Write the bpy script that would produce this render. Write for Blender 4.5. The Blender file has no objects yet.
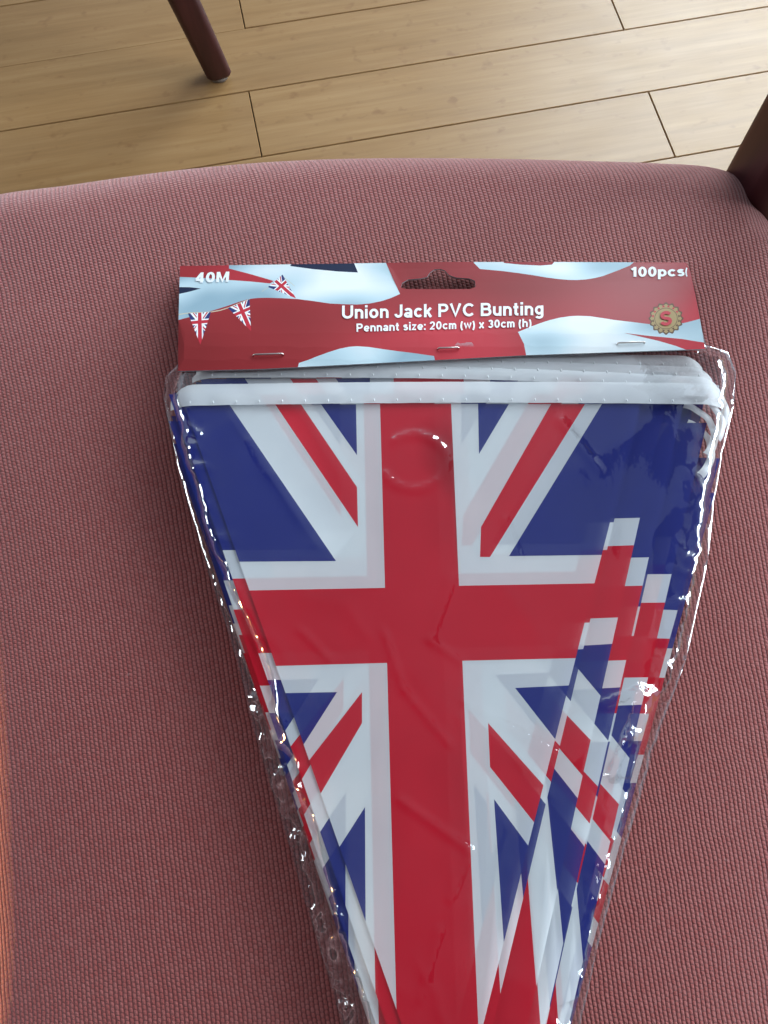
import bpy, bmesh, math, random
from mathutils import Vector, Matrix, noise
from mathutils.geometry import delaunay_2d_cdt

R = math.radians
random.seed(7)
S = bpy.context.scene
C = S.collection

# ------------------------------------------------------------------ camera
TILT, FPX, CAM_Z = R(19), 800.0, 0.728
SEAT_Z = 0.440
cam_d = bpy.data.cameras.new('camera')
cam_d.sensor_fit = 'VERTICAL'; cam_d.sensor_height = 24.0; cam_d.lens = 24.0 * FPX / 1024
cam_d.clip_start = 0.01
cam = bpy.data.objects.new('camera', cam_d); C.objects.link(cam)
cam.location = (0, 0, CAM_Z); cam.rotation_euler = (TILT, 0, 0)
S.camera = cam

# ------------------------------------------------------------------ light
S.view_settings.view_transform = 'Standard'; S.view_settings.look = 'None'
S.view_settings.gamma = 1.0; S.view_settings.use_curve_mapping = False
S.view_settings.exposure = 0.18

w = bpy.data.worlds.new('World'); S.world = w; w.use_nodes = True
bg = w.node_tree.nodes['Background']
_wn, _wl = w.node_tree.nodes, w.node_tree.links
_tc = _wn.new('ShaderNodeTexCoord'); _dot = _wn.new('ShaderNodeVectorMath'); _dot.operation = 'DOT_PRODUCT'
_dot.inputs[1].default_value = (0.55, 0.80, 0.20)       # the room is lighter towards its windows, dim behind the camera
_wl.new(_tc.outputs['Generated'], _dot.inputs[0])
_rp = _wn.new('ShaderNodeValToRGB'); _wl.new(_dot.outputs['Value'], _rp.inputs[0])
_mr = _wn.new('ShaderNodeMapRange'); _wl.new(_dot.outputs['Value'], _mr.inputs[0])
_mr.inputs[1].default_value = -1.0; _mr.inputs[2].default_value = 1.0; _wl.new(_mr.outputs[0], _rp.inputs[0])
_rp.color_ramp.elements[0].position = 0.25; _rp.color_ramp.elements[0].color = (0.060, 0.055, 0.058, 1)
_rp.color_ramp.elements[1].position = 0.95; _rp.color_ramp.elements[1].color = (0.46, 0.54, 0.64, 1)
_wl.new(_rp.outputs[0], bg.inputs[0]); bg.inputs[1].default_value = 1.0

def area(name, loc, target, sx, sy, power, col):
    d = bpy.data.lights.new(name, 'AREA'); d.shape = 'RECTANGLE'; d.size = sx; d.size_y = sy
    d.energy = power; d.color = col
    o = bpy.data.objects.new(name, d); C.objects.link(o); o.location = loc
    o.rotation_euler = (Vector(target) - Vector(loc)).to_track_quat('-Z', 'Y').to_euler()
    return o
area('window_daylight_ahead', (1.20, 2.05, 1.30), (0.25, 0.45, 0.2), 1.5, 1.25, 58, (0.78, 0.92, 1.0))
area('window_daylight_right', (2.2, 0.62, 1.22), (0.0, 0.3, 0.35), 1.3, 1.0, 50, (0.84, 0.93, 1.0))
area('added_film_glint_left', (-1.8, 0.30, 1.02), (-0.05, 0.05, 0.44), 0.5, 0.7, 8, (0.86, 0.94, 1.0))  # added lamp, no known window: gives white glints on the bag's left film
# added warm spot below seat height, imitating sunlight on the seat's left flank
sd = bpy.data.lights.new('sun_standin_spot', 'SPOT'); sd.energy = 120; sd.color = (1.0, 0.50, 0.16)
sd.spot_size = R(15); sd.spot_blend = 0.8; sd.shadow_soft_size = 0.008
so = bpy.data.objects.new('sun_standin_spot', sd); C.objects.link(so)
so.location = (-1.35, -0.32, 0.27)
so.rotation_euler = (Vector((-0.15, -0.085, 0.418)) - so.location).to_track_quat('-Z', 'Y').to_euler()

# ------------------------------------------------------------------ helpers
CT, ST = math.cos(TILT), math.sin(TILT)
def at(px, py, z):
    dx, dy = (px - 384) / FPX, -(py - 512) / FPX
    y, zz = dy * CT + ST, dy * ST - CT
    k = (z - CAM_Z) / zz
    return Vector((dx * k, y * k, z))

def link(name, me, mats, parent=None):
    o = bpy.data.objects.new(name, me)
    for m in (mats if isinstance(mats, (list, tuple)) else [mats]):
        if me.materials.find(m.name) < 0 or len(me.materials) < (len(mats) if isinstance(mats, (list, tuple)) else 1):
            me.materials.append(m)
    C.objects.link(o)
    if parent: o.parent = parent
    return o
def bm_obj(name, bm, mats, parent=None, smooth=True):
    bmesh.ops.recalc_face_normals(bm, faces=bm.faces[:])
    me = bpy.data.meshes.new(name); bm.to_mesh(me); bm.free()
    if smooth:
        for p in me.polygons: p.use_smooth = True
    return link(name, me, mats, parent)
def empty(name, loc, label, cat, rz=0, group=None):
    o = bpy.data.objects.new(name, None); o.empty_display_size = 0.05
    C.objects.link(o); o.location = loc; o.rotation_euler = (0, 0, rz)
    o['label'] = label; o['category'] = cat
    if group: o['group'] = group
    return o

class NT:
    def __init__(s, name):
        s.m = bpy.data.materials.new(name); s.m.use_nodes = True
        s.t = s.m.node_tree; s.n = s.t.nodes; s.l = s.t.links
        s.b = s.n['Principled BSDF']; s.out = s.n['Material Output']
    def node(s, typ, **kw):
        n = s.n.new(typ)
        for k, v in kw.items(): setattr(n, k, v)
        return n
    def put(s, sock, v):
        if hasattr(v, 'is_output') and v.is_output: s.l.new(v, sock)
        elif v is not None: sock.default_value = v
    def math(s, op, a, b=None, c=None):
        n = s.node('ShaderNodeMath', operation=op)
        s.put(n.inputs[0], a)
        if b is not None: s.put(n.inputs[1], b)
        if c is not None: s.put(n.inputs[2], c)
        return n.outputs[0]
    def mix(s, f, a, b):
        n = s.node('ShaderNodeMix', data_type='RGBA')
        s.put(n.inputs[0], f); s.put(n.inputs[6], a); s.put(n.inputs[7], b)
        return n.outputs[2]
    def noise(s, vec, scale, detail=3, rough=0.5):
        n = s.node('ShaderNodeTexNoise'); n.inputs['Scale'].default_value = scale
        n.inputs['Detail'].default_value = detail; n.inputs['Roughness'].default_value = rough
        if vec is not None: s.l.new(vec, n.inputs['Vector'])
        return n.outputs['Fac']
    def coord(s): return s.node('ShaderNodeTexCoord').outputs['Object']
    def mapping(s, vec, scale=(1, 1, 1), rot=(0, 0, 0)):
        n = s.node('ShaderNodeMapping'); n.inputs['Scale'].default_value = scale
        n.inputs['Rotation'].default_value = rot; s.l.new(vec, n.inputs['Vector'])
        return n.outputs[0]
    def ramp(s, f, stops):
        n = s.node('ShaderNodeValToRGB'); s.l.new(f, n.inputs[0])
        e = n.color_ramp.elements
        while len(e) < len(stops): e.new(0.5)
        for q, (p, c) in zip(e, stops): q.position = p; q.color = c
        return n.outputs[0]
    def bump(s, h, strength, dist):
        n = s.node('ShaderNodeBump'); n.inputs['Strength'].default_value = strength
        n.inputs['Distance'].default_value = dist; s.l.new(h, n.inputs['Height'])
        s.l.new(n.outputs[0], s.b.inputs['Normal'])
        return n.outputs[0]
    def set(s, **kw):
        for k, v in kw.items(): s.put(s.b.inputs[k.replace('_', ' ')], v)

def c4(r, g, b): return (r, g, b, 1)

# ------------------------------------------------------------------ materials
def mat_floor():
    M = NT('bamboo_boards'); co = M.coord()
    tone = M.node('ShaderNodeAttribute', attribute_name='tone').outputs['Fac']
    shift = M.node('ShaderNodeCombineXYZ'); M.l.new(M.math('MULTIPLY', tone, 37.0), shift.inputs[0]); M.l.new(M.math('MULTIPLY', tone, 11.0), shift.inputs[2])
    add = M.node('ShaderNodeVectorMath', operation='ADD'); M.l.new(co, add.inputs[0]); M.l.new(shift.outputs[0], add.inputs[1])
    v = add.outputs[0]
    g1 = M.noise(M.mapping(v, (7, 120, 1)), 1.0, 5, 0.6)
    g2 = M.noise(M.mapping(v, (40, 420, 1)), 1.0, 3, 0.6)
    g3 = M.noise(M.mapping(v, (14, 26, 1)), 1.0, 4, 0.6)
    knot = M.ramp(M.noise(M.mapping(v, (55, 75, 1)), 1.0, 2, 0.5), [(0.62, c4(0, 0, 0)), (0.78, c4(1, 1, 1))])
    base = M.ramp(g1, [(0.28, c4(0.245, 0.128, 0.044)), (0.5, c4(0.320, 0.176, 0.066)), (0.74, c4(0.395, 0.236, 0.100))])
    base = M.mix(M.math('MULTIPLY', g2, 0.35), base, c4(0.225, 0.128, 0.056))
    base = M.mix(M.math('MULTIPLY', g3, 0.42), base, c4(0.35, 0.215, 0.095))
    base = M.mix(M.math('MULTIPLY', knot, 0.55), base, c4(0.19, 0.085, 0.032))
    base = M.mix(M.math('MULTIPLY', tone, 0.22), base, c4(0.21, 0.11, 0.045))
    M.set(Base_Color=base, Roughness=M.math('MULTIPLY_ADD', g3, 0.16, 0.30), IOR=1.5)
    M.bump(g2, 0.12, 0.0006)
    return M.m
def plain(name, col, rough=0.5, metal=0.0, **kw):
    M = NT(name); M.set(Base_Color=c4(*col), Roughness=rough, Metallic=metal, **kw); return M.m
def mat_wood():
    M = NT('dark_red_stained_wood'); co = M.coord()
    g = M.noise(M.mapping(co, (90, 90, 8)), 1.0, 5, 0.6)
    M.set(Base_Color=M.ramp(g, [(0.3, c4(0.028, 0.005, 0.007)), (0.55, c4(0.052, 0.010, 0.013)), (0.8, c4(0.080, 0.019, 0.021))]), Roughness=0.42)
    M.bump(g, 0.15, 0.0006)
    return M.m
def mat_fabric():
    M = NT('dusty_red_ribbed_weave'); co0 = M.node('ShaderNodeAttribute', attribute_name='cloth').outputs['Vector']   # cloth laid over the pad and down its sides
    wob = M.node('ShaderNodeTexNoise'); wob.inputs['Scale'].default_value = 55; wob.inputs['Detail'].default_value = 3; M.l.new(co0, wob.inputs['Vector'])
    sub = M.node('ShaderNodeVectorMath', operation='SUBTRACT'); M.l.new(wob.outputs['Color'], sub.inputs[0]); sub.inputs[1].default_value = (0.5, 0.5, 0.5)
    scl = M.node('ShaderNodeVectorMath', operation='SCALE'); M.l.new(sub.outputs[0], scl.inputs[0]); scl.inputs['Scale'].default_value = 0.0018
    add = M.node('ShaderNodeVectorMath', operation='ADD'); M.l.new(co0, add.inputs[0]); M.l.new(scl.outputs[0], add.inputs[1])
    sp = M.node('ShaderNodeSeparateXYZ'); M.l.new(add.outputs[0], sp.inputs[0])
    # the ribs run slightly aslant and spread towards the front edge, as the cloth is pulled over the pad
    skew = M.math('MULTIPLY', sp.outputs[1], M.math('MULTIPLY_ADD', sp.outputs[0], -0.9, 0.16))
    u = M.math('MULTIPLY', M.math('ADD', sp.outputs[0], skew), 1 / 0.00152)
    col = M.math('FLOOR', u); fu = M.math('FRACT', u)
    odd = M.math('FRACT', M.math('MULTIPLY', col, 0.5))
    vv = M.math('ADD', M.math('MULTIPLY', sp.outputs[1], 1 / 0.0015), odd)
    row = M.math('FLOOR', vv); fv = M.math('FRACT', vv)
    hu = M.math('SINE', M.math('MULTIPLY', fu, math.pi))
    hv = M.math('SINE', M.math('MULTIPLY', fv, math.pi))
    hu2 = M.math('POWER', hu, 0.7)
    h = M.math('MULTIPLY', hu2, M.math('MULTIPLY_ADD', M.math('POWER', hv, 0.5), 0.70, 0.30))
    cell = M.node('ShaderNodeTexWhiteNoise', noise_dimensions='2D')
    cb = M.node('ShaderNodeCombineXYZ'); M.l.new(col, cb.inputs[0]); M.l.new(row, cb.inputs[1]); M.l.new(cb.outputs[0], cell.inputs['Vector'])
    fine = M.noise(co0, 2600, 2, 0.6)
    hh = M.math('ADD', h, M.math('MULTIPLY', M.math('SUBTRACT', fine, 0.5), 0.7))
    hh = M.math('ADD', hh, M.math('MULTIPLY', cell.outputs['Value'], 0.22))
    wear = M.noise(co0, 14, 3, 0.55)
    yarn = M.mix(wear, c4(0.330, 0.076, 0.069), c4(0.395, 0.106, 0.095))
    yarn = M.mix(M.math('MULTIPLY', cell.outputs['Value'], 0.3), yarn, c4(0.48, 0.195, 0.18))
    gap = M.ramp(h, [(0.18, c4(1, 1, 1)), (0.72, c4(0, 0, 0))])
    colr = M.mix(M.math('MULTIPLY', gap, 0.88), yarn, c4(0.098, 0.011, 0.013))
    lint = M.ramp(M.noise(co0, 190, 2, 0.5), [(0.735, c4(0, 0, 0)), (0.78, c4(1, 1, 1))])
    colr = M.mix(M.math('MULTIPLY', lint, 0.25), colr, c4(0.62, 0.42, 0.40))
    M.set(Base_Color=colr, Roughness=0.85, Sheen_Weight=1.0, Sheen_Roughness=0.45, Sheen_Tint=c4(1.0, 0.72, 0.70))
    M.b.inputs['Specular IOR Level'].default_value = 0.15
    M.bump(hh, 0.65, 0.0008)
    return M.m
def mat_pvc(name, col, see):
    M = NT(name); co = M.coord()
    n = M.noise(co, 60, 2, 0.5)
    M.set(Base_Color=M.mix(n, c4(*[x * 0.93 for x in col]), c4(*[min(1, x * 1.07) for x in col])), Roughness=0.38)
    M.b.inputs['Specular IOR Level'].default_value = 0.25
    tr = M.node('ShaderNodeBsdfTransparent'); mx = M.node('ShaderNodeMixShader')
    mx.inputs[0].default_value = see
    M.l.new(M.b.outputs[0], mx.inputs[1]); M.l.new(tr.outputs[0], mx.inputs[2]); M.l.new(mx.outputs[0], M.out.inputs[0])
    return M.m
def mat_film():
    M = NT('clear_crinkled_film'); co = M.coord()
    lw = M.node('ShaderNodeFresnel'); lw.inputs['IOR'].default_value = 1.5
    n1 = M.noise(co, 130, 3, 0.55); n2 = M.noise(M.mapping(co, (1, 1, 1)), 38, 2, 0.5)
    bp = M.node('ShaderNodeBump'); bp.inputs['Strength'].default_value = 0.22; bp.inputs['Distance'].default_value = 0.002
    M.l.new(M.math('ADD', M.math('MULTIPLY', n1, 0.35), n2), bp.inputs['Height'])
    gl = M.node('ShaderNodeBsdfGlossy'); gl.inputs['Roughness'].default_value = 0.05; gl.inputs['Color'].default_value = c4(1, 1, 1)
    M.l.new(bp.outputs[0], gl.inputs['Normal']); M.l.new(bp.outputs[0], lw.inputs['Normal'])
    tr = M.node('ShaderNodeBsdfTransparent'); tr.inputs['Color'].default_value = c4(0.97, 0.975, 0.98)
    mx = M.node('ShaderNodeMixShader')
    M.l.new(M.math('MINIMUM', M.math('MULTIPLY_ADD', lw.outputs[0], 0.9, 0.0), 0.34), mx.inputs[0])
    M.l.new(tr.outputs[0], mx.inputs[1]); M.l.new(gl.outputs[0], mx.inputs[2]); M.l.new(mx.outputs[0], M.out.inputs[0])
    M.n.remove(M.b)
    return M.m
def mat_cardwave():
    M = NT('card_print_pale_blue_white'); co = M.coord()
    g = M.noise(M.mapping(co, (22, 40, 1)), 1.0, 1, 0.4)
    sx = M.node('ShaderNodeSeparateXYZ'); M.l.new(co, sx.inputs[0])
    fade = M.node('ShaderNodeMapRange'); M.l.new(sx.outputs[0], fade.inputs[0])
    fade.inputs[1].default_value = -0.112; fade.inputs[2].default_value = -0.055; fade.inputs[3].default_value = 0.22; fade.inputs[4].default_value = 0.0
    g = M.math('SUBTRACT', g, fade.outputs[0])
    M.set(Base_Color=M.ramp(g, [(0.36, c4(0.30, 0.44, 0.52)), (0.5, c4(0.55, 0.70, 0.76)), (0.64, c4(0.86, 0.90, 0.91))]), Roughness=0.42)
    M.b.inputs['Specular IOR Level'].default_value = 0.22
    return M.m
def mat_cardred():
    M = NT('card_print_red'); co = M.coord()
    g = M.noise(M.mapping(co, (13, 20, 1)), 1.0, 1, 0.4)
    M.set(Base_Color=M.ramp(g, [(0.34, c4(0.255, 0.022, 0.024)), (0.52, c4(0.35, 0.028, 0.034)), (0.68, c4(0.52, 0.036, 0.052))]), Roughness=0.42)
    M.b.inputs['Specular IOR Level'].default_value = 0.22
    return M.m

FLOOR = mat_floor(); WOOD = mat_wood(); FAB = mat_fabric(); FILM = mat_film()
WHITE = mat_pvc('white_pvc', (0.91, 0.97, 1.0), 0.40)
BLUE = mat_pvc('blue_printed_pvc', (0.014, 0.024, 0.20), 0.14)
RED = mat_pvc('red_printed_pvc', (0.60, 0.006, 0.024), 0.10)
TAPE = mat_pvc('white_tape', (0.93, 0.98, 1.0), 0.24)
CWAVE = mat_cardwave(); CRED = mat_cardred()
CWHITE = plain('card_print_white', (0.92, 0.93, 0.95), 0.45, 0.0, Specular_IOR_Level=0.2)
CNAVY = plain('card_print_navy', (0.012, 0.02, 0.055), 0.45, 0.0, Specular_IOR_Level=0.2)
CGOLD = plain('card_print_gold', (0.42, 0.30, 0.13), 0.45, 0.0, Specular_IOR_Level=0.2)
CBRONZE = plain('card_print_bronze', (0.12, 0.06, 0.03), 0.45, 0.0, Specular_IOR_Level=0.2)
CCREAM = plain('card_print_cream', (0.62, 0.55, 0.40), 0.45, 0.0, Specular_IOR_Level=0.2)
CFLAGBLUE = plain('card_print_flag_blue', (0.03, 0.04, 0.16), 0.45, 0.0, Specular_IOR_Level=0.2)
CFLAGRED = plain('card_print_flag_red', (0.55, 0.03, 0.05), 0.45, 0.0, Specular_IOR_Level=0.2)
CGREY = plain('card_board_grey', (0.42, 0.42, 0.44), 0.7)
STEEL = plain('staple_steel', (0.72, 0.66, 0.62), 0.28, 1.0)
PAD = plain('pale_floor_glide', (0.25, 0.22, 0.20), 0.5)
GAP = plain('dark_board_gap', (0.05, 0.05, 0.045), 0.9)

# ------------------------------------------------------------------ floor
def build_floor():
    # board direction and joints measured on the ground
    a, b = at(0, 132, 0), at(768, 7, 0)
    ang = math.atan2(b.y - a.y, b.x - a.x)
    rot = Matrix.Rotation(-ang, 3, 'Z')
    def loc(px, py): return rot @ at(px, py, 0)
    y1 = loc(384, 69).y; y2 = loc(384, 136).y
    pitch = y1 - y2
    bm = bmesh.new(); lay = bm.faces.layers.float.new('tone')
    # row k spans y2 + k*pitch .. y2 + (k+1)*pitch ; row 0 sits between the two long lines
    rnd = random.Random(3)
    for k in range(-22, 24):
        y0 = y2 + k * pitch
        one = {0: (255, 123), 1: (618, 15), 2: (242, 14), -1: (663, 127)}.get(k)
        if one: c = loc(*one).x; cuts = [c + 0.94 * i for i in range(-3, 4)]
        else:
            s = rnd.uniform(-0.9, 0); cuts = [s + 0.92 * i for i in range(-1, 4)]
        xs = [-2.6] + [c for c in sorted(cuts) if -2.4 < c < 2.9] + [3.1]
        for x0, x1 in zip(xs, xs[1:]):
            tone = rnd.random(); g = 0.0006; bv = 0.0008; d = 0.012; lo = -0.0016 if k == 2 and x1 < loc(250, 14).x and x1 > loc(230, 14).x else 0.0
            def ring(i, z): return [bm.verts.new((x, y, z)) for x, y in ((x0 + i, y0 + i + lo), (x1 - i, y0 + i + lo), (x1 - i, y0 + pitch - i), (x0 + i, y0 + pitch - i))]
            r0, r1, r2 = ring(g, -d), ring(g, -bv), ring(g + bv * 0.7, 0)
            fs = [bm.faces.new(r2)]
            for p, q in ((r0, r1), (r1, r2)):
                for i in range(4): fs.append(bm.faces.new((p[i], p[(i + 1) % 4], q[(i + 1) % 4], q[i])))
            for f in fs: f[lay] = tone
    v = [bm.verts.new(p) for p in ((-2.7, -2.6, -0.008), (3.2, -2.6, -0.008), (3.2, 3.4, -0.008), (-2.7, 3.4, -0.008))]
    f = bm.faces.new(v); f.material_index = 1
    o = bm_obj('floor', bm, [FLOOR, GAP], smooth=False)
    o.rotation_euler = (0, 0, ang); o['kind'] = 'structure'
    o['label'] = 'pale brown bamboo board floor'
build_floor()

# ------------------------------------------------------------------ shapes for chairs
def catmull(pts, n):
    out = []; m = len(pts)
    for i in range(m):
        p0, p1, p2, p3 = pts[i - 1], pts[i], pts[(i + 1) % m], pts[(i + 2) % m]
        for k in range(n):
            t = k / n
            out.append(0.5 * ((2 * p1) + (p2 - p0) * t + (2 * p0 - 5 * p1 + 4 * p2 - p3) * t * t + (3 * p1 - p0 - 3 * p2 + p3) * t ** 3))
    return out
def loft(sections, cap=True):
    bm = bmesh.new(); rings = []
    for s in sections: rings.append([bm.verts.new(p) for p in s])
    n = len(rings[0])
    for a, b in zip(rings, rings[1:]):
        for i in range(n): bm.faces.new((a[i], a[(i + 1) % n], b[(i + 1) % n], b[i]))
    if cap:
        bm.faces.new(rings[0][::-1]); bm.faces.new(rings[-1])
    return bm
def rsec(c, ax, ay, hx, hy, r, n=4):
    """rounded rectangle section round c in the plane of ax, ay"""
    out = []
    for sx, sy, a0 in ((1, 1, 0), (-1, 1, 90), (-1, -1, 180), (1, -1, 270)):
        for k in range(n + 1):
            a = R(a0 + 90 * k / n)
            out.append(Vector(c) + ax * (sx * (hx - r) + r * math.cos(a)) + ay * (sy * (hy - r) + r * math.sin(a)))
    return out
X, Y, Z = Vector((1, 0, 0)), Vector((0, 1, 0)), Vector((0, 0, 1))
def post_bm(p0, p1, h0, h1, r=0.35, rz=0.0):
    ax = Vector((math.cos(rz), math.sin(rz), 0)); ay = Vector((-math.sin(rz), math.cos(rz), 0))
    secs = []
    for t in (0, 0.012, 0.35, 0.7, 1):
        h = h0 + (h1 - h0) * t
        if t == 0: h *= 0.86
        secs.append(rsec(Vector(p0).lerp(Vector(p1), t), ax, ay, h, h, h * r))
    return loft(secs)

# ------------------------------------------------------------------ the upholstered armchair
SZ = 0.424
outline_px = [(-74, 222), (-20, 190), (65, 177), (150, 165), (225, 157), (300, 152), (375, 150), (450, 150), (525, 151), (600, 153), (660, 155), (715, 159), (748, 172), (764, 200),
              (800, 255), (826, 340), (838, 450), (846, 600), (848, 800), (846, 1024)]
outl = [at(x, y, SZ) for x, y in outline_px]
outl += [Vector((0.150, -0.17, SZ)), Vector((0.135, -0.225, SZ)), Vector((0.06, -0.245, SZ)), Vector((-0.04, -0.245, SZ)), Vector((-0.115, -0.225, SZ)), Vector((-0.135, -0.17, SZ))]
outl += [at(x, y, SZ) for x, y in [(-24, 1024), (-22, 850), (-26, 700), (-36, 560), (-60, 430), (-84, 300)]]
arm_origin = Vector((0.0, 0.0, 0.0))
chair = empty('armchair', arm_origin, 'armchair seat in dusty red ribbed fabric under the bunting packet, with dark wooden arm posts', 'armchair')
def build_seat():
    loop = catmull(outl, 8)
    ctr = Vector((0.005, 0.02, 0))
    def ring(s, z):
        out = []
        for p in loop:
            q = ctr + (Vector((p.x, p.y, 0)) - ctr) * s
            out.append(Vector((q.x, q.y, z)))
        return out
    def crown(s): return SEAT_Z - 0.007 * s ** 4
    secs = [ring(s, crown(s)) for s in (0.03, 0.1, 0.2, 0.3, 0.4, 0.5, 0.6, 0.68, 0.75, 0.81, 0.86, 0.885)]
    for k in range(1, 11):
        a = R(9 * k); secs.append(ring(0.885 + 0.115 * math.sin(a), crown(0.885) - 0.026 * (1 - math.cos(a))))
    for s, z in ((1.0, 0.398), (0.995, 0.388), (0.98, 0.380), (0.95, 0.376), (0.6, 0.375)): secs.append(ring(s, z))
    sv = [0.03, 0.1, 0.2, 0.3, 0.4, 0.5, 0.6, 0.68, 0.75, 0.81, 0.86, 0.885] + [0.885 + 0.115 * math.sin(R(9 * k)) for k in range(1, 11)] + [1.0, 0.995, 0.98, 0.95, 0.6]
    zs = [q[0].z for q in secs]; run = [sv[0]]
    for i in range(1, len(sv)):
        dz = (zs[i] - zs[i - 1]) / 0.19 if i > 11 else 0.0
        run.append(run[-1] + math.hypot(sv[i] - sv[i - 1], dz))
    cloth = []
    for r_ in run:
        for p in loop:
            q = ctr + (Vector((p.x, p.y, 0)) - ctr) * r_
            cloth.append((q.x, q.y, 0.0))
    bm = loft(secs)
    o = bm_obj('seat', bm, FAB, chair)
    at_ = o.data.attributes.new('cloth', 'FLOAT_VECTOR', 'POINT')
    at_.data.foreach_set('vector', [c for v in cloth for c in v])
    return o
build_seat()
# rails, posts, arm rests and legs of the chair
rail = bmesh.new()
def box_into(bm, lo, hi, bev=0.004):
    r = bmesh.ops.create_cube(bm, size=1)
    for v in r['verts']:
        v.co = Vector((lo[i] + (hi[i] - lo[i]) * (v.co[i] + 0.5) for i in range(3)))
    es = list({e for v in r['verts'] for e in v.link_edges})
    bmesh.ops.bevel(bm, geom=es, offset=bev, segments=2, affect='EDGES')
for lo, hi in (((-0.165, 0.190, 0.325), (0.165, 0.212, 0.374)), ((-0.110, -0.205, 0.325), (0.110, -0.183, 0.374)),
               ((-0.145, -0.190, 0.325), (-0.123, 0.195, 0.374)), ((0.123, -0.190, 0.325), (0.145, 0.195, 0.374))):
    box_into(rail, lo, hi)
bm_obj('seat_rail', rail, WOOD, chair)
_p = at(772, 178, 0.43); PX, PY = _p.x, _p.y
for s, (x, y) in ((1, (PX, PY)), (-1, (-0.2215, 0.226))):
    bm_obj('front_post', post_bm((x + s * 0.004, y, 0.0), (x, y, 0.655), 0.0150, 0.0180, 0.4, 0.12), WOOD, chair)
for s in (1, -1):
    bm_obj('rear_leg', post_bm((s * 0.172, -0.262, 0.0), (s * 0.158, -0.205, 0.655), 0.0125, 0.0175, 0.4), WOOD, chair)
    x0, x1 = (PX, 0.166) if s > 0 else (-0.2215, -0.166)
    secs = []
    for t in range(0, 13):
        u = t / 12; yy = 0.262 - 0.50 * u; xx = x0 + (x1 - x0) * u + s * 0.014 * math.sin(u * math.pi)
        hw = (0.026 - 0.006 * u) * (0.55 if t == 0 else 0.85 if t in (1, 12) else 1)
        secs.append(rsec((xx, yy, 0.664 + 0.008 * math.sin(u * math.pi)), X, Z, hw, 0.012 * (0.6 if t == 0 else 1), 0.006))
    bm_obj('armrest', loft(secs), WOOD, chair)

# ------------------------------------------------------------------ the other chair, of which one leg shows
foot = at(219, 76, 0)
other = empty('side_chair', (foot.x, foot.y, 0), 'chair standing off on the bamboo floor behind the seat, showing one dark slanting leg', 'chair')
def leg_at(fx, fy, tx, ty):
    secs = []
    ax = Vector((0.93, 0.36, 0)).normalized(); ay = Vector((-0.36, 0.93, 0)).normalized()
    p0, p1 = Vector((fx, fy, 0.006)), Vector((tx, ty, 0.42))
    for t in (0, 0.01, 0.25, 0.5, 0.75, 1):
        h = 0.0148 + 0.0045 * t
        secs.append(rsec(p0.lerp(p1, t), ax, ay, h * (0.85 if t == 0 else 1), h * (0.85 if t == 0 else 1), h * 0.45))
    return bm_obj('leg', loft(secs), WOOD, other)
DX, DY = -0.084, 0.0        # lean of the visible leg up to the rail
tops = [(DX, DY), (DX - 0.02, DY + 0.38), (DX - 0.40, DY), (DX - 0.38, DY + 0.38)]
feet = [(0, 0), (0.06, 0.46), (-0.48, -0.04), (-0.46, 0.44)]
for (fx, fy), (tx, ty) in zip(feet, tops):
    leg_at(fx, fy, tx, ty)
    bm = bmesh.new(); bmesh.ops.create_cone(bm, cap_ends=True, segments=20, radius1=0.0112, radius2=0.0112, depth=0.006)
    bmesh.ops.translate(bm, verts=bm.verts[:], vec=(fx, fy, 0.003))
    bm_obj('foot_glide', bm, PAD, other)
rb = bmesh.new()
for lo, hi in (((DX - 0.40, DY - 0.012, 0.36), (DX, DY + 0.012, 0.42)), ((DX - 0.39, DY + 0.368, 0.36), (DX - 0.01, DY + 0.392, 0.42)),
               ((DX - 0.412, DY, 0.36), (DX - 0.388, DY + 0.38, 0.42)), ((DX - 0.022, DY, 0.36), (DX + 0.002, DY + 0.38, 0.42))):
    box_into(rb, lo, hi)
bm_obj('seat_rail', rb, WOOD, other)
cu = bmesh.new(); box_into(cu, (DX - 0.42, DY - 0.02, 0.421), (DX + 0.015, DY + 0.40, 0.465), 0.018)
so2 = bm_obj('seat', cu, FAB, other)
at2 = so2.data.attributes.new('cloth', 'FLOAT_VECTOR', 'POINT')
at2.data.foreach_set('vector', [c for v in so2.data.vertices for c in (v.co.x + 0.7 * v.co.z, v.co.y + 0.7 * v.co.z, 0.0)])

# ------------------------------------------------------------------ flat printed sheets: cut one outline into print areas
def inside(p, poly):
    r = False; n = len(poly); x, y = p
    for i in range(n):
        x0, y0 = poly[i]; x1, y1 = poly[i - 1]
        if (y0 > y) != (y1 > y) and x < (x1 - x0) * (y - y0) / (y1 - y0) + x0: r = not r
    return r
def partition(outline, layers, holes=(), step=None):
    pts, edges = [], []
    def addp(poly):
        b = len(pts); pts.extend(Vector(p) for p in poly); n = len(poly)
        edges.extend((b + i, b + (i + 1) % n) for i in range(n))
    addp(outline)
    for h in holes: addp(h)
    for poly, _ in layers: addp(poly)
    if step:
        xs = [p[0] for p in outline]; ys = [p[1] for p in outline]
        y = min(ys) + step * 0.5
        while y < max(ys):
            x = min(xs) + step * 0.5
            while x < max(xs):
                q = (x + random.uniform(-.1, .1) * step, y + random.uniform(-.1, .1) * step)
                if inside(q, outline): pts.append(Vector(q))
                x += step
            y += step
    vs, _, fs, *_r = delaunay_2d_cdt(pts, edges, [], 0, 1e-5)
    out = []
    for f in fs:
        c = (sum(vs[i].x for i in f) / len(f), sum(vs[i].y for i in f) / len(f))
        if not inside(c, outline) or any(inside(c, h) for h in holes): continue
        m = 0
        for poly, k in layers:
            if inside(c, poly): m = k
        out.append((f, m))
    return vs, out
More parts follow.
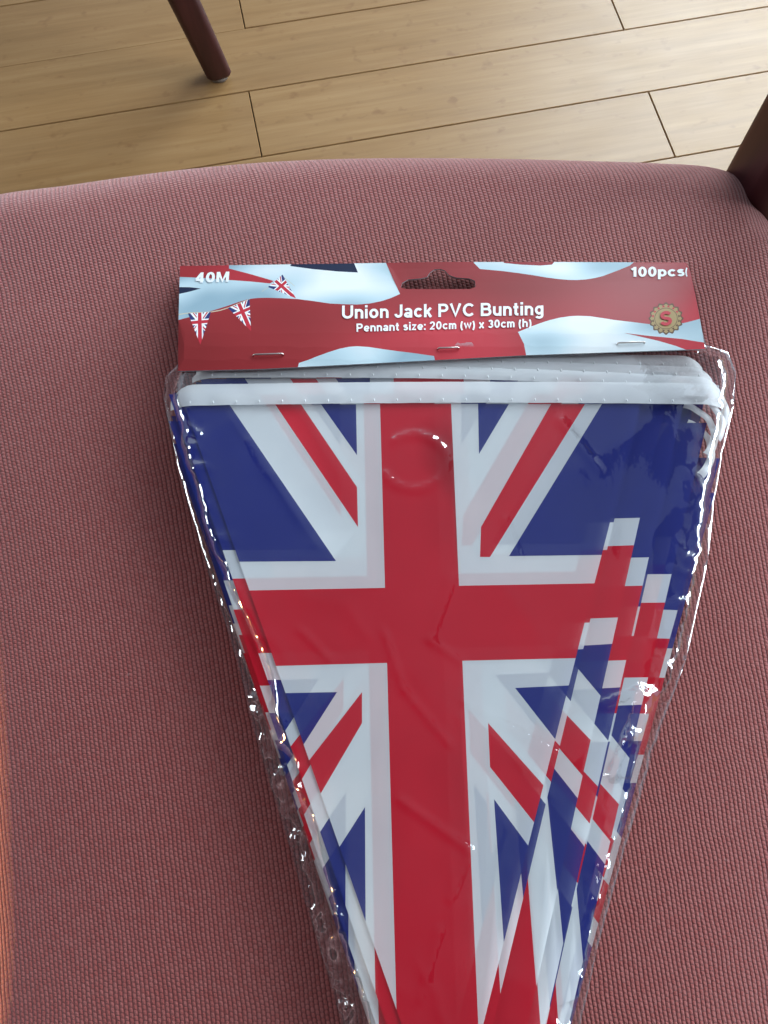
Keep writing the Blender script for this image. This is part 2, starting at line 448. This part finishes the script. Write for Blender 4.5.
def part_bm(vs, fs, mapf, bm=None):
    bm = bm or bmesh.new(); cache = {}
    for f, m in fs:
        q = []
        for i in f:
            if i not in cache: cache[i] = bm.verts.new(mapf(vs[i].x, vs[i].y))
            q.append(cache[i])
        try: fc = bm.faces.new(q); fc.material_index = m
        except ValueError: pass
    return bm

# print of one pennant, material 0 white, 1 blue, 2 red
PEN_OUT = [(184, 404), (640, 404), (449, 1159)]
PEN_BLUE = [[(120, 404), (229, 404), (336, 561), (120, 563)], [(321, 404), (356, 404), (357, 455)], [(478, 404), (509, 404), (479, 454)],
            [(602, 404), (509, 556), (720, 553), (720, 404)], [(230, 694), (337, 692), (289, 767), (230, 767)], [(365, 807), (290, 924), (290, 990), (366, 990)],
            [(515, 688), (640, 682), (640, 847)], [(494, 799), (580, 916), (580, 990), (506, 975)]]
PEN_RED = [[(380, 404), (451, 404), (484.5, 1170), (400.8, 1170)], [(120, 593), (384, 588), (457, 586), (720, 580.5), (720, 654.5), (459, 661), (386, 663), (120, 670)],
           [(275, 404), (301, 404), (357, 487), (358, 527)], [(551, 404), (585, 404), (490, 557), (480, 557), (481, 527)],
           [(362, 692), (362, 723), (270, 880), (230, 862)], [(488, 723), (490, 767), (640, 955), (640, 893)]]
PEN_LAY = [(p, 1) for p in PEN_BLUE] + [(p, 2) for p in PEN_RED]
Z_FRONT = SEAT_Z + 0.0140
PEN_O = at(412, 404, Z_FRONT)

bunting = empty('union_flag_bunting', (PEN_O.x, PEN_O.y, SEAT_Z), 'folded string of red white and blue flag pennants inside the clear packet on the seat', 'bunting')
def wave(x, y): return 0.00022 * math.sin(x * 70 + 1) + 0.00018 * math.sin(y * 55 + x * 25)
vs, fs = partition(PEN_OUT, PEN_LAY, step=42)
def pmap(px, py):
    p = at(px, py, Z_FRONT) - PEN_O
    return Vector((p.x, p.y, wave(p.x, p.y)))
pen_bm = part_bm(vs, fs, pmap)
bmesh.ops.recalc_face_normals(pen_bm, faces=pen_bm.faces[:])
pen_me = bpy.data.meshes.new('pennant'); pen_bm.to_mesh(pen_me); pen_bm.free()
for p in pen_me.polygons: p.use_smooth = True
for m in (WHITE, BLUE, RED): pen_me.materials.append(m)
K = 1 / 2700.0
fan = [(0, 0, 0), (-17, -11, 0.0), (14, -30, 0.5), (-15, 16, 0.1), (40, -34, 0.9), (46, 2, 0.5), (-9, 38, 0.0), (34, 46, 0.3), (70, 14, -0.4), (-16, -18, 0.1), (76, -22, -0.5),
       (-16, 6, 0.1), (48, 50, 0), (22, -36, 1.0), (82, 38, -3.0), (-6, 52, 0.0), (66, -30, 0.3), (-13, 24, 0.1), (74, 72, -2.8), (12, -28, 0.6), (46, 64, 0), (-15, 12, 0.1), (67, -12, 0), (2, -40, 0.5)]
for i, (dx, dy, rz) in enumerate(fan):
    o = bpy.data.objects.new('pennant', pen_me); C.objects.link(o); o.parent = bunting
    o.location = (dx * K, -dy * K / 0.93, Z_FRONT - SEAT_Z - 0.00048 * i); o.rotation_euler = (0, 0, R(rz))

# binding tape: every layer a strip with stitched perforations, its ends turning down into the fold
def tape(x0, x1, y0, y1, z, hgt, bow=0.0, drop=0.004):
    bm = bmesh.new(); n = 90; rows = []
    for i in range(n + 1):
        t = i / n; px = x0 + (x1 - x0) * t
        e = min(t, 1 - t) * (x1 - x0)                     # px from the nearer end
        k = max(0, 1 - e / 26.0)
        yb = y0 + (y1 - y0) * t + bow * math.sin(t * math.pi)
        top = yb - hgt * (1 - 0.55 * k ** 2.2); bot = yb
        row = []
        for j in range(5):
            py = top + (bot - top) * j / 4
            p = at(px, py, z); p.z += -drop * k ** 2 + 0.00035 * math.sin(j / 4 * math.pi) + 0.00025 * noise.noise(Vector((px * 0.05, j * 0.3, z * 900)))
            row.append(bm.verts.new(p - bunting.location))
        rows.append(row)
    for a, b in zip(rows, rows[1:]):
        for j in range(4): bm.faces.new((a[j], b[j], b[j + 1], a[j + 1]))
    # row of small stitched welds
    for q in range(int((x1 - x0) / 23)):
        px = x0 + 22 + q * 23; t = (px - x0) / (x1 - x0)
        py = y0 + (y1 - y0) * t + bow * math.sin(t * math.pi) - 3.2
        c = at(px, py, z + 0.0006) - bunting.location
        r = bmesh.ops.create_uvsphere(bm, u_segments=6, v_segments=4, radius=0.00045)
        for v in r['verts']: v.co = Vector((v.co.x * 0.8, v.co.y * 1.5, v.co.z * 0.3)) + c
    return bm_obj('binding_tape', bm, TAPE, bunting)
tape(168, 727, 406, 404.5, Z_FRONT + 0.0012, 21, -2.5)
tape(190, 724, 378, 390, Z_FRONT + 0.0005, 12, -5)
tape(194, 716, 371, 379, Z_FRONT + 0.0001, 11, -4)
tape(204, 706, 365, 368, Z_FRONT - 0.0004, 12, -2)
# turned loops of tape at the right hand end of the fold
def loop(cx, cy, rx, ry, z, a0, a1, wd):
    bm = bmesh.new(); rows = []
    for i in range(25):
        a = R(a0 + (a1 - a0) * i / 24)
        p = at(cx + rx * math.cos(a), cy - ry * math.sin(a), z) - bunting.location
        d = Vector((math.cos(a), math.sin(a), 0))
        rows.append([bm.verts.new(p + d * wd * (j / 3 - 0.5) + Z * (0.0008 * math.sin(j / 3 * math.pi) - 0.0011 * (j / 3) + 0.0003 * math.sin(i * 0.9))) for j in range(4)])
    for a, b in zip(rows, rows[1:]):
        for j in range(3): bm.faces.new((a[j], b[j], b[j + 1], a[j + 1]))
    return bm_obj('tape_loop', bm, TAPE, bunting)
loop(672, 424, 50, 34, Z_FRONT - 0.0012, 78, -26, 0.0034)
loop(668, 436, 47, 34, Z_FRONT - 0.0026, 70, -34, 0.0034)
loop(660, 412, 66, 40, Z_FRONT - 0.0022, 66, -34, 0.0036)
loop(664, 452, 48, 36, Z_FRONT - 0.0042, 60, -40, 0.0032)

# ------------------------------------------------------------------ the packet: clear bag with a stapled header card
card_c = at(440, 315, SEAT_Z)
pack = empty('bunting_packet', (card_c.x, card_c.y, SEAT_Z), 'clear plastic packet with a red and white printed header card on the seat', 'packet')
bag_px = [(181, 362), (166, 376), (163, 396), (172, 440), (181, 482), (196, 530), (209, 575), (226, 625), (241, 675), (252, 725), (270, 785), (288, 842), (303, 895), (320, 950), (337, 1006), (352, 1060),
          (385, 1180), (520, 1190), (566, 1080), (582, 1020), (597, 950), (612, 895), (630, 832), (648, 770), (667, 712), (686, 660), (697, 610), (708, 560), (714, 505), (722, 455), (734, 405), (736, 372), (728, 352), (706, 345),
          (700, 322), (690, 300), (190, 300)]
def seg_dist(p, a, b):
    ap, ab = p - a, b - a; t = max(0, min(1, ap.dot(ab) / max(ab.dot(ab), 1e-9)))
    return (ap - ab * t).length
bag_v = [Vector(p) for p in bag_px]
def edge_d(px, py):
    p = Vector((px, py)); n = len(bag_v)
    return min(seg_dist(p, bag_v[i], bag_v[(i + 1) % n]) for i in range(n))
def smooth(t): t = max(0, min(1, t)); return t * t * (3 - 2 * t)
CREASE = [((384, 632), (404, 690), 3.0, 0.0006), ((404, 690), (450, 745), 3.0, 0.0005), ((462, 700), (560, 756), 3.0, 0.0006), ((452, 580), (430, 640), 4.0, 0.0006), ((430, 640), (470, 668), 3.5, 0.0005),
          ((400, 800), (470, 850), 4.0, 0.0006), ((470, 850), (450, 900), 3.5, 0.0006), ((505, 520), (520, 560), 3.0, 0.0006), ((300, 630), (330, 660), 3.0, 0.0006), ((250, 440), (300, 520), 5.0, 0.0005),
          ((560, 420), (600, 470), 4.0, 0.0005), ((604, 704), (640, 690), 5.0, 0.0016), ((612, 775), (630, 735), 6.0, 0.0026), ((630, 735), (642, 694), 6.0, 0.0024), ((652, 690), (628, 775), 4.0, 0.0018), ((340, 880), (372, 960), 3.5, 0.0007), ((440, 930), (420, 1000), 4.0, 0.0005), ((520, 760), (556, 800), 3.0, 0.0005)]
def bag_z(px, py):
    d = edge_d(px, py)
    H = 0.0168
    nz = lambda f, sx, sy, o: noise.noise(Vector((px * f * sx, py * f * sy, o)))
    left = px < 430
    wob = 6 * nz(0.017, 1, 1, 4.4) + 3 * nz(0.05, 1, 1, 6.1)
    k = smooth((py - 520) / 160.0)
    if left: lo, hi = -3 + 9 * k, 15 + 17 * k
    else: lo, hi = -3, 12
    h = H * smooth((d + wob - lo) / (hi - lo)) * smooth((d + 0.6 * wob) / 9) * smooth(d / 5)
    ridge = lambda f, o: (1 - min(1, 2.4 * abs(nz(f, 1, 1, o)))) ** 2
    e = smooth(1 - d / 46.0)
    act = smooth((nz(0.013, 1, 1, 12.2) + 0.25) * 2.2)
    side = (0.35 + act) * ((0.0046 if left and py > 560 else 0.0030) * ridge(0.030, 1.1) + 0.0018 * ridge(0.065, 2.7)) + 0.0004 * nz(0.1, 1, 1, 3.8)
    mid = 0.0010 * nz(0.011, 1, 0.8, 8.1) + 0.0007 * ridge(0.0075, 1.7) + 0.0006 * ridge(0.016, 5.5) * smooth((nz(0.006, 1, 1, 7.7) + 0.15) * 3)
    h += (e * side + (1 - e) * mid) * smooth(d / 7)
    # single creases pressed into the film
    rr = math.hypot((px - 414) / 33.0, (py - 462) / 27.0)
    if px > 392 or py > 470: h += 0.0011 * math.exp(-((rr - 1) / 0.13) ** 2)
    P = Vector((px, py))
    for a, b, wd, am in CREASE:
        dd = seg_dist(P, Vector(a), Vector(b))
        if dd < wd * 3: h += 1.6 * am * math.exp(-(dd / wd) ** 2)
    if py < 400: h = min(h, 0.0030 + 0.0124 * smooth((py - 285) / 64) + 0.0021 * smooth((py - 340) / 70) + 0.0006 * nz(0.03, 0.5, 1, 3.0))
    return SEAT_Z + max(h, 0.0004) + 0.0006
def build_bag():
    vs, fs = partition(bag_px, [], step=4.0)
    bm = part_bm(vs, fs, lambda px, py: at(px, py, bag_z(px, py)) - pack.location)
    # under side of the envelope
    vs2, fs2 = partition(bag_px, [], step=60)
    part_bm(vs2, fs2, lambda px, py: at(px, py, SEAT_Z + 0.0004) - pack.location, bm)
    me = bpy.data.meshes.new('clear_bag'); bm.to_mesh(me); bm.free()
    for p in me.polygons: p.use_smooth = True
    link('clear_bag', me, FILM, pack)
build_bag()

# header card ------------------------------------------------------
def card_z(px, py): return SEAT_Z + 0.0044 + 0.0130 * smooth((py - 235) / 128.0) + 0.0007 * math.sin((px - 180) / 520 * 9)
def card(px, py, up=0.0):
    return at(px, py, card_z(px, py) + up) - pack.location
CARD = [(180, 266), (300, 264.2), (440, 262), (560, 262), (686, 262.5), (690, 270), (696, 298), (701, 325), (705, 349), (620, 352), (530, 355), (437, 360), (340, 365), (260, 369), (178, 371), (178.5, 320)]
SLOT = [(402, 283), (401, 287.5), (406, 289), (420, 289), (440, 289), (470, 289), (475.5, 287), (475, 281), (470, 278.6), (456, 277.5), (449, 275), (445, 270.5), (440, 268.8), (434, 269.5), (430, 272.5), (427, 277), (420, 278.5), (408, 279.5)]
M_RED, M_WAVE, M_NAVY, M_WHITE, M_GOLD, M_BRONZE, M_CREAM, M_FB, M_FR, M_BOARD = range(10)
CMATS = [CRED, CWAVE, CNAVY, CWHITE, CGOLD, CBRONZE, CCREAM, CFLAGBLUE, CFLAGRED, CGREY]
L = [([(170, 255), (383, 255), (386, 263), (400, 294), (391, 298), (382, 301), (370, 303.5), (357, 304.5), (343, 304.2), (330, 303.5), (313, 301), (297, 299), (282, 298.2), (267, 297.8), (257, 298), (249, 299), (240, 301.5), (230, 305), (221, 308), (211, 311), (196, 315.5), (170, 322)], M_WAVE),
     ([(170, 255), (229, 255), (229, 268.5), (250, 274), (274, 281), (270, 283.5), (250, 281.5), (229, 280), (205, 278), (170, 276.5)], M_RED),
     ([(290, 266), (300, 255), (356, 255), (354, 263), (358, 272.5), (338, 271.5), (312, 269)], M_NAVY),
     ([(170, 287), (190, 287.2), (201, 288.5), (190, 291.5), (170, 296)], M_NAVY),
     ([(294, 380), (299, 363), (308, 360), (318, 356), (329, 352), (340, 348.6), (349, 346.8), (357, 346.2), (369, 347), (382, 349), (398, 351.2), (413, 353), (434, 356), (440, 380)], M_WAVE),
     ([(471, 255), (474, 263), (480, 269), (491, 270), (502, 271), (518, 273), (533, 275.2), (547, 277.6), (560, 279.2), (569, 279.9), (577, 280), (586, 279.4), (595, 278), (603, 276), (611, 273), (620, 269.6), (630, 265.5), (642, 255)], M_WAVE),
     ([(500, 255), (504, 263), (520, 264.6), (540, 265.6), (552, 264.6), (560, 255)], M_RED),
     ([(518, 332), (531, 326.6), (540, 323.2), (550, 320), (560, 317.6), (570, 316.2), (578, 315.8), (590, 316.2), (602, 318), (615, 320), (632, 322), (648, 324), (660, 324.6), (672, 324.2), (684, 323), (692, 321), (720, 313), (720, 380), (531, 380), (524, 344)], M_WAVE),
     ([(624, 333), (637, 334.4), (650, 336), (666, 337.4), (682, 339), (694, 341), (720, 345), (720, 356), (692, 352), (676, 346), (659, 341), (640, 336.6)], M_RED)]
def mini_flag(a, b, c):
    # a, b: ends of the top edge, c: tip
    def mp(p):
        x, y = p; v = (y - 404) / 755.0; u = (x - 184 - 265 * v) / 456.0
        return (a[0] + (b[0] - a[0]) * u + (c[0] - a[0]) * v, a[1] + (b[1] - a[1]) * u + (c[1] - a[1]) * v)
    tri = [mp(p) for p in PEN_OUT]
    def clip(poly):   # keep the print inside the small pennant
        out = poly
        n = len(tri); area2 = sum(tri[i - 1][0] * tri[i][1] - tri[i][0] * tri[i - 1][1] for i in range(n)); sg = 1 if area2 > 0 else -1
        for i in range(n):
            p, q = tri[i - 1], tri[i]; res = []
            side = lambda r: sg * ((q[0] - p[0]) * (r[1] - p[1]) - (q[1] - p[1]) * (r[0] - p[0]))
            for j in range(len(out)):
                s, e = out[j - 1], out[j]; ds, de = side(s), side(e)
                if (ds < 0) != (de < 0):
                    t = ds / (ds - de); res.append((s[0] + (e[0] - s[0]) * t, s[1] + (e[1] - s[1]) * t))
                if de >= 0: res.append(e)
            out = res
            if not out: return out
        return out
    L.append((tri, M_WHITE))
    for poly, k in PEN_LAY:
        q = clip([mp(p) for p in poly])
        if len(q) > 2: L.append((q, M_FB if k == 1 else M_FR))
def strip(pts, wd, m):
    L.append(([(x, y - wd / 2) for x, y in pts] + [(x, y + wd / 2) for x, y in reversed(pts)], m))
strip([(178, 314.5), (189, 313), (211, 312), (220, 310.4), (229, 307.6), (240, 303), (250, 299)], 0.9, M_CREAM)
strip([(262, 291.5), (270, 286), (282, 276), (290, 282), (294.5, 286)], 0.5, M_CREAM)
mini_flag((188, 313.4), (211, 312), (200.3, 344.6))
mini_flag((228, 308), (249.5, 299.2), (251, 331))
mini_flag((268, 287), (282.5, 274.6), (296, 298.4))
# round crest: toothed rim, pale ring, gold disc
ex, ey = 666, 318.5
def blob(rx, ry, n, teeth=0, amp=0.0):
    return [(ex + (rx + amp * math.cos(teeth * a)) * math.cos(a), ey + (ry + amp * math.cos(teeth * a)) * math.sin(a)) for a in (2 * math.pi * i / n for i in range(n))]
L.append((blob(16.6, 15.4, 128, 16, 1.0), M_BRONZE))
L.append((blob(15.0, 13.8, 128, 16, 0.8), M_GOLD))
for i in range(16):
    a = 2 * math.pi * (i + 0.5) / 16; cx, cy = ex + 13.3 * math.cos(a), ey + 12.3 * math.sin(a)
    t = Vector((-math.sin(a), math.cos(a))); r_ = Vector((math.cos(a), math.sin(a)))
    L.append(([(cx + t.x * p + r_.x * q, cy + t.y * p + r_.y * q) for p, q in ((-1.5, -0.9), (1.5, -0.9), (0.0, 1.7))], M_FR if 7 < i < 15 else M_BRONZE))
L.append((blob(11.6, 10.7, 48), M_BRONZE)); L.append((blob(11.0, 10.1, 48), M_GOLD))

def arc(cx, cy, rx, ry, a0, a1, n=14):
    return [(cx + rx * math.cos(R(a0 + (a1 - a0) * i / n)), cy + ry * math.sin(R(a0 + (a1 - a0) * i / n))) for i in range(n + 1)]
def oval(cx, cy, rx, ry): return ('o', arc(cx, cy, rx, ry, 0, 360, 26)[:-1])
GL = {
    'U': (.80, [[(.1, 1)] + arc(.40, .37, .30, .275, 180, 360) + [(.70, 1)]]),
    'n': (.62, [[(.1, 0), (.1, .725)], arc(.31, .43, .21, .2, 180, 0) + [(.52, 0)]]),
    'h': (.62, [[(.1, 0), (.1, 1)], arc(.31, .43, .21, .2, 180, 0) + [(.52, 0)]]),
    'i': (.20, [[(.1, 0), (.1, .725)], [(.1, .83), (.1, 1)]]),
    'o': (.66, [oval(.33, .3625, .235, .27)]),
    'J': (.54, [[(.44, 1)] + arc(.25, .29, .19, .195, 0, -180)]),
    'a': (.60, [arc(.29, .45, .205, .185, 155, 0) + [(.495, 0)], oval(.28, .21, .19, .125)]),
    'c': (.60, [arc(.33, .3625, .235, .27, 40, 320, 22)]),
    'k': (.58, [[(.1, 0), (.1, 1)], [(.50, .71), (.14, .30)], [(.25, .42), (.51, .01)]]),
    'P': (.72, [[(.1, 0), (.1, 1)], [(.1, .905)] + arc(.40, .68, .22, .225, 90, -90) + [(.1, .455)]]),
    'V': (.80, [[(.07, 1), (.40, .09), (.73, 1)]]),
    'C': (.84, [arc(.46, .5, .35, .405, 42, 318, 24)]),
    'B': (.76, [[(.1, 0), (.1, 1)], [(.1, .905)] + arc(.43, .72, .19, .185, 90, -90) + [(.1, .535)], [(.1, .535)] + arc(.45, .315, .22, .22, 90, -90) + [(.1, .095)]]),
    'u': (.62, [[(.1, .725)] + arc(.31, .295, .21, .2, 180, 360), [(.52, .725), (.52, 0)]]),
    't': (.40, [[(.18, .94)] + arc(.29, .2, .11, .11, 180, 270) + [(.37, .09)], [(.01, .635), (.36, .635)]]),
    'g': (.62, [oval(.31, .38, .215, .25), [(.52, .725)] + arc(.31, -.02, .21, .165, 0, -155)]),
    'e': (.64, [[(.12, .345), (.555, .345)] , arc(.33, .3625, .23, .27, -4, 318, 24)]),
    's': (.56, [arc(.28, .525, .17, .11, 25, 270) + arc(.28, .255, .18, .16, 90, -155)[1:]]),
    'S': (.76, [arc(.38, .705, .25, .2, 20, 270) + arc(.38, .30, .27, .205, 90, -165)[1:]]),
    'z': (.54, [[(.05, .635), (.44, .635), (.09, .09), (.50, .09)]]),
    ':': (.20, [[(.1, 0), (.1, .19)], [(.1, .535), (.1, .725)]]),
    '2': (.62, [arc(.31, .68, .21, .225, 170, -35) + [(.12, .09), (.55, .09)]]),
    '0': (.64, [oval(.32, .5, .215, .41)]),
    '1': (.48, [[(.34, 0), (.34, 1)], [(.34, .90), (.08, .72)]]),
    '3': (.60, [arc(.29, .71, .19, .195, 160, -90) + arc(.29, .305, .21, .21, 90, -160)]),
    '4': (.64, [[(.45, 0), (.45, 1)], [(.43, .93), (.08, .30)], [(.03, .27), (.60, .27)]]),
    'm': (.86, [[(.1, 0), (.1, .725)], arc(.265, .45, .165, .18, 180, 0) + [(.43, 0)], arc(.595, .45, .165, .18, 180, 0) + [(.76, 0)]]),
    'M': (.88, [[(.1, 0), (.1, 1)], [(.78, 0), (.78, 1)], [(.13, .98), (.44, .10), (.75, .98)]]),
    'w': (.82, [[(.05, .725), (.22, .08), (.41, .66), (.60, .08), (.77, .725)]]),
    'x': (.58, [[(.06, .725), (.52, 0)], [(.52, .725), (.06, 0)]]),
    'p': (.64, [[(.1, -.28), (.1, .725)], oval(.33, .3625, .215, .27)]),
    '(': (.32, [arc(.40, .36, .30, .66, 125, 235)]),
    ')': (.32, [arc(-.08, .36, .30, .66, 55, -55)]),
    ' ': (.24, []),
}
def put_text(bm, body, x0, x1, yb0, yb1, cap, mat, wd=0.20, shear=0.0):
    quads = []; pen = 0.0
    for k, ch in enumerate(body):
        gw, strokes = GL[ch]
        for st in strokes:
            closed = st[0] == 'o'
            pts = [Vector(p) for p in (st[1] if closed else st)]; n = len(pts); off = []
            for i in range(n):
                a = pts[i - 1] if (i or closed) else None; b = pts[(i + 1) % n] if (i < n - 1 or closed) else None
                d0 = (pts[i] - a).normalized() if a is not None else None; d1 = (b - pts[i]).normalized() if b is not None else None
                if d0 is None: d0 = d1
                if d1 is None: d1 = d0
                t = (d0 + d1); t = t.normalized() if t.length > 1e-6 else d0
                m = min(1.5, 1 / max(0.3, t.dot(d1)))
                off.append(Vector((-t.y, t.x)) * wd / 2 * m)
            for i in range(n if closed else n - 1):
                j = (i + 1) % n
                quads.append([pts[i] + off[i] + Vector((pen, 0)), pts[j] + off[j] + Vector((pen, 0)), pts[j] - off[j] + Vector((pen, 0)), pts[i] - off[i] + Vector((pen, 0))])
        pen += gw + (0.105 if k < len(body) - 1 else 0)
    for q in quads:
        vv = []
        for v in q:
            t = v.x / pen
            vv.append(bm.verts.new(card(x0 + (x1 - x0) * t + shear * v.y, yb0 + (yb1 - yb0) * t - cap * v.y, 0.00035)))
        try: f = bm.faces.new(vv)
        except ValueError: continue
        f.material_index = mat; f.normal_update()
        if f.normal.z < 0: f.normal_flip()
def build_card():
    vs, fs = partition(CARD, L, holes=[SLOT], step=13)
    bm = part_bm(vs, fs, lambda x, y: card(x, y))
    for f in bm.faces:
        f.normal_update()
        if f.normal.z < 0: f.normal_flip()
    # board thickness: rim round the card and the hanging slot
    bound = [e for e in bm.edges if e.is_boundary]
    r = bmesh.ops.extrude_edge_only(bm, edges=bound)
    for v in [g for g in r['geom'] if isinstance(g, bmesh.types.BMVert)]: v.co.z -= 0.0007
    for f in [g for g in r['geom'] if isinstance(g, bmesh.types.BMFace)]: f.material_index = M_BOARD
    # rear leaf folded behind the bag
    vs2, fs2 = partition(CARD, [], holes=[SLOT], step=40)
    n0 = len(bm.faces)
    part_bm(vs2, [(f, M_RED) for f, _ in fs2], lambda x, y: at(x, y, SEAT_Z + 0.0012 + 0.0010 * smooth((300 - y) / 38)) - pack.location, bm)
    put_text(bm, '40M', 195, 228.5, 282.8, 281.8, 10.2, M_WHITE, 0.21, 0.8)
    put_text(bm, '100pcs', 630.5, 684.5, 276.8, 276.2, 9.8, M_WHITE, 0.21)
    put_text(bm, 'Union Jack PVC Bunting', 342, 543.5, 318.8, 315.0, 13.2, M_WHITE, 0.185)
    put_text(bm, 'Pennant size: 20cm (w) x 30cm (h)', 356.5, 531.5, 331.8, 326.8, 8.2, M_WHITE, 0.19)
    put_text(bm, 'S', 660, 672, 325.6, 325.0, 14.2, M_FR, 0.22)
    put_text(bm, '(', 685.4, 687.6, 275.0, 275.0, 8.0, M_WHITE, 0.2)
    me = bpy.data.meshes.new('header_card'); bm.to_mesh(me); bm.free()
    return link('header_card', me, CMATS, pack)
hc = build_card()
hc['label'] = 'red, white and pale blue printed card with title lettering'
for (xa, ya), (xb, yb) in (((253, 354.6), (283, 353.6)), ((438, 348), (459, 347.4)), ((618, 342.8), (645, 341.8))):
    a, b = card(xa, ya, 0.0009), card(xb, yb, 0.0009)
    pts = [a - Z * 0.0012, a - Z * 0.0003, a.lerp(b, 0.06), a.lerp(b, 0.5), a.lerp(b, 0.94), b - Z * 0.0003, b - Z * 0.0012]
    d = (b - a).normalized(); n = Vector((-d.y, d.x, 0)).normalized(); secs = []
    for i, p in enumerate(pts):
        tdir = (pts[min(i + 1, 6)] - pts[max(i - 1, 0)]).normalized(); u = n.cross(tdir).normalized()
        secs.append([p + (n * math.cos(k * math.pi / 4) + u * math.sin(k * math.pi / 4)) * 0.00034 for k in range(8)])
    bm_obj('staple', loft(secs), STEEL, hc)
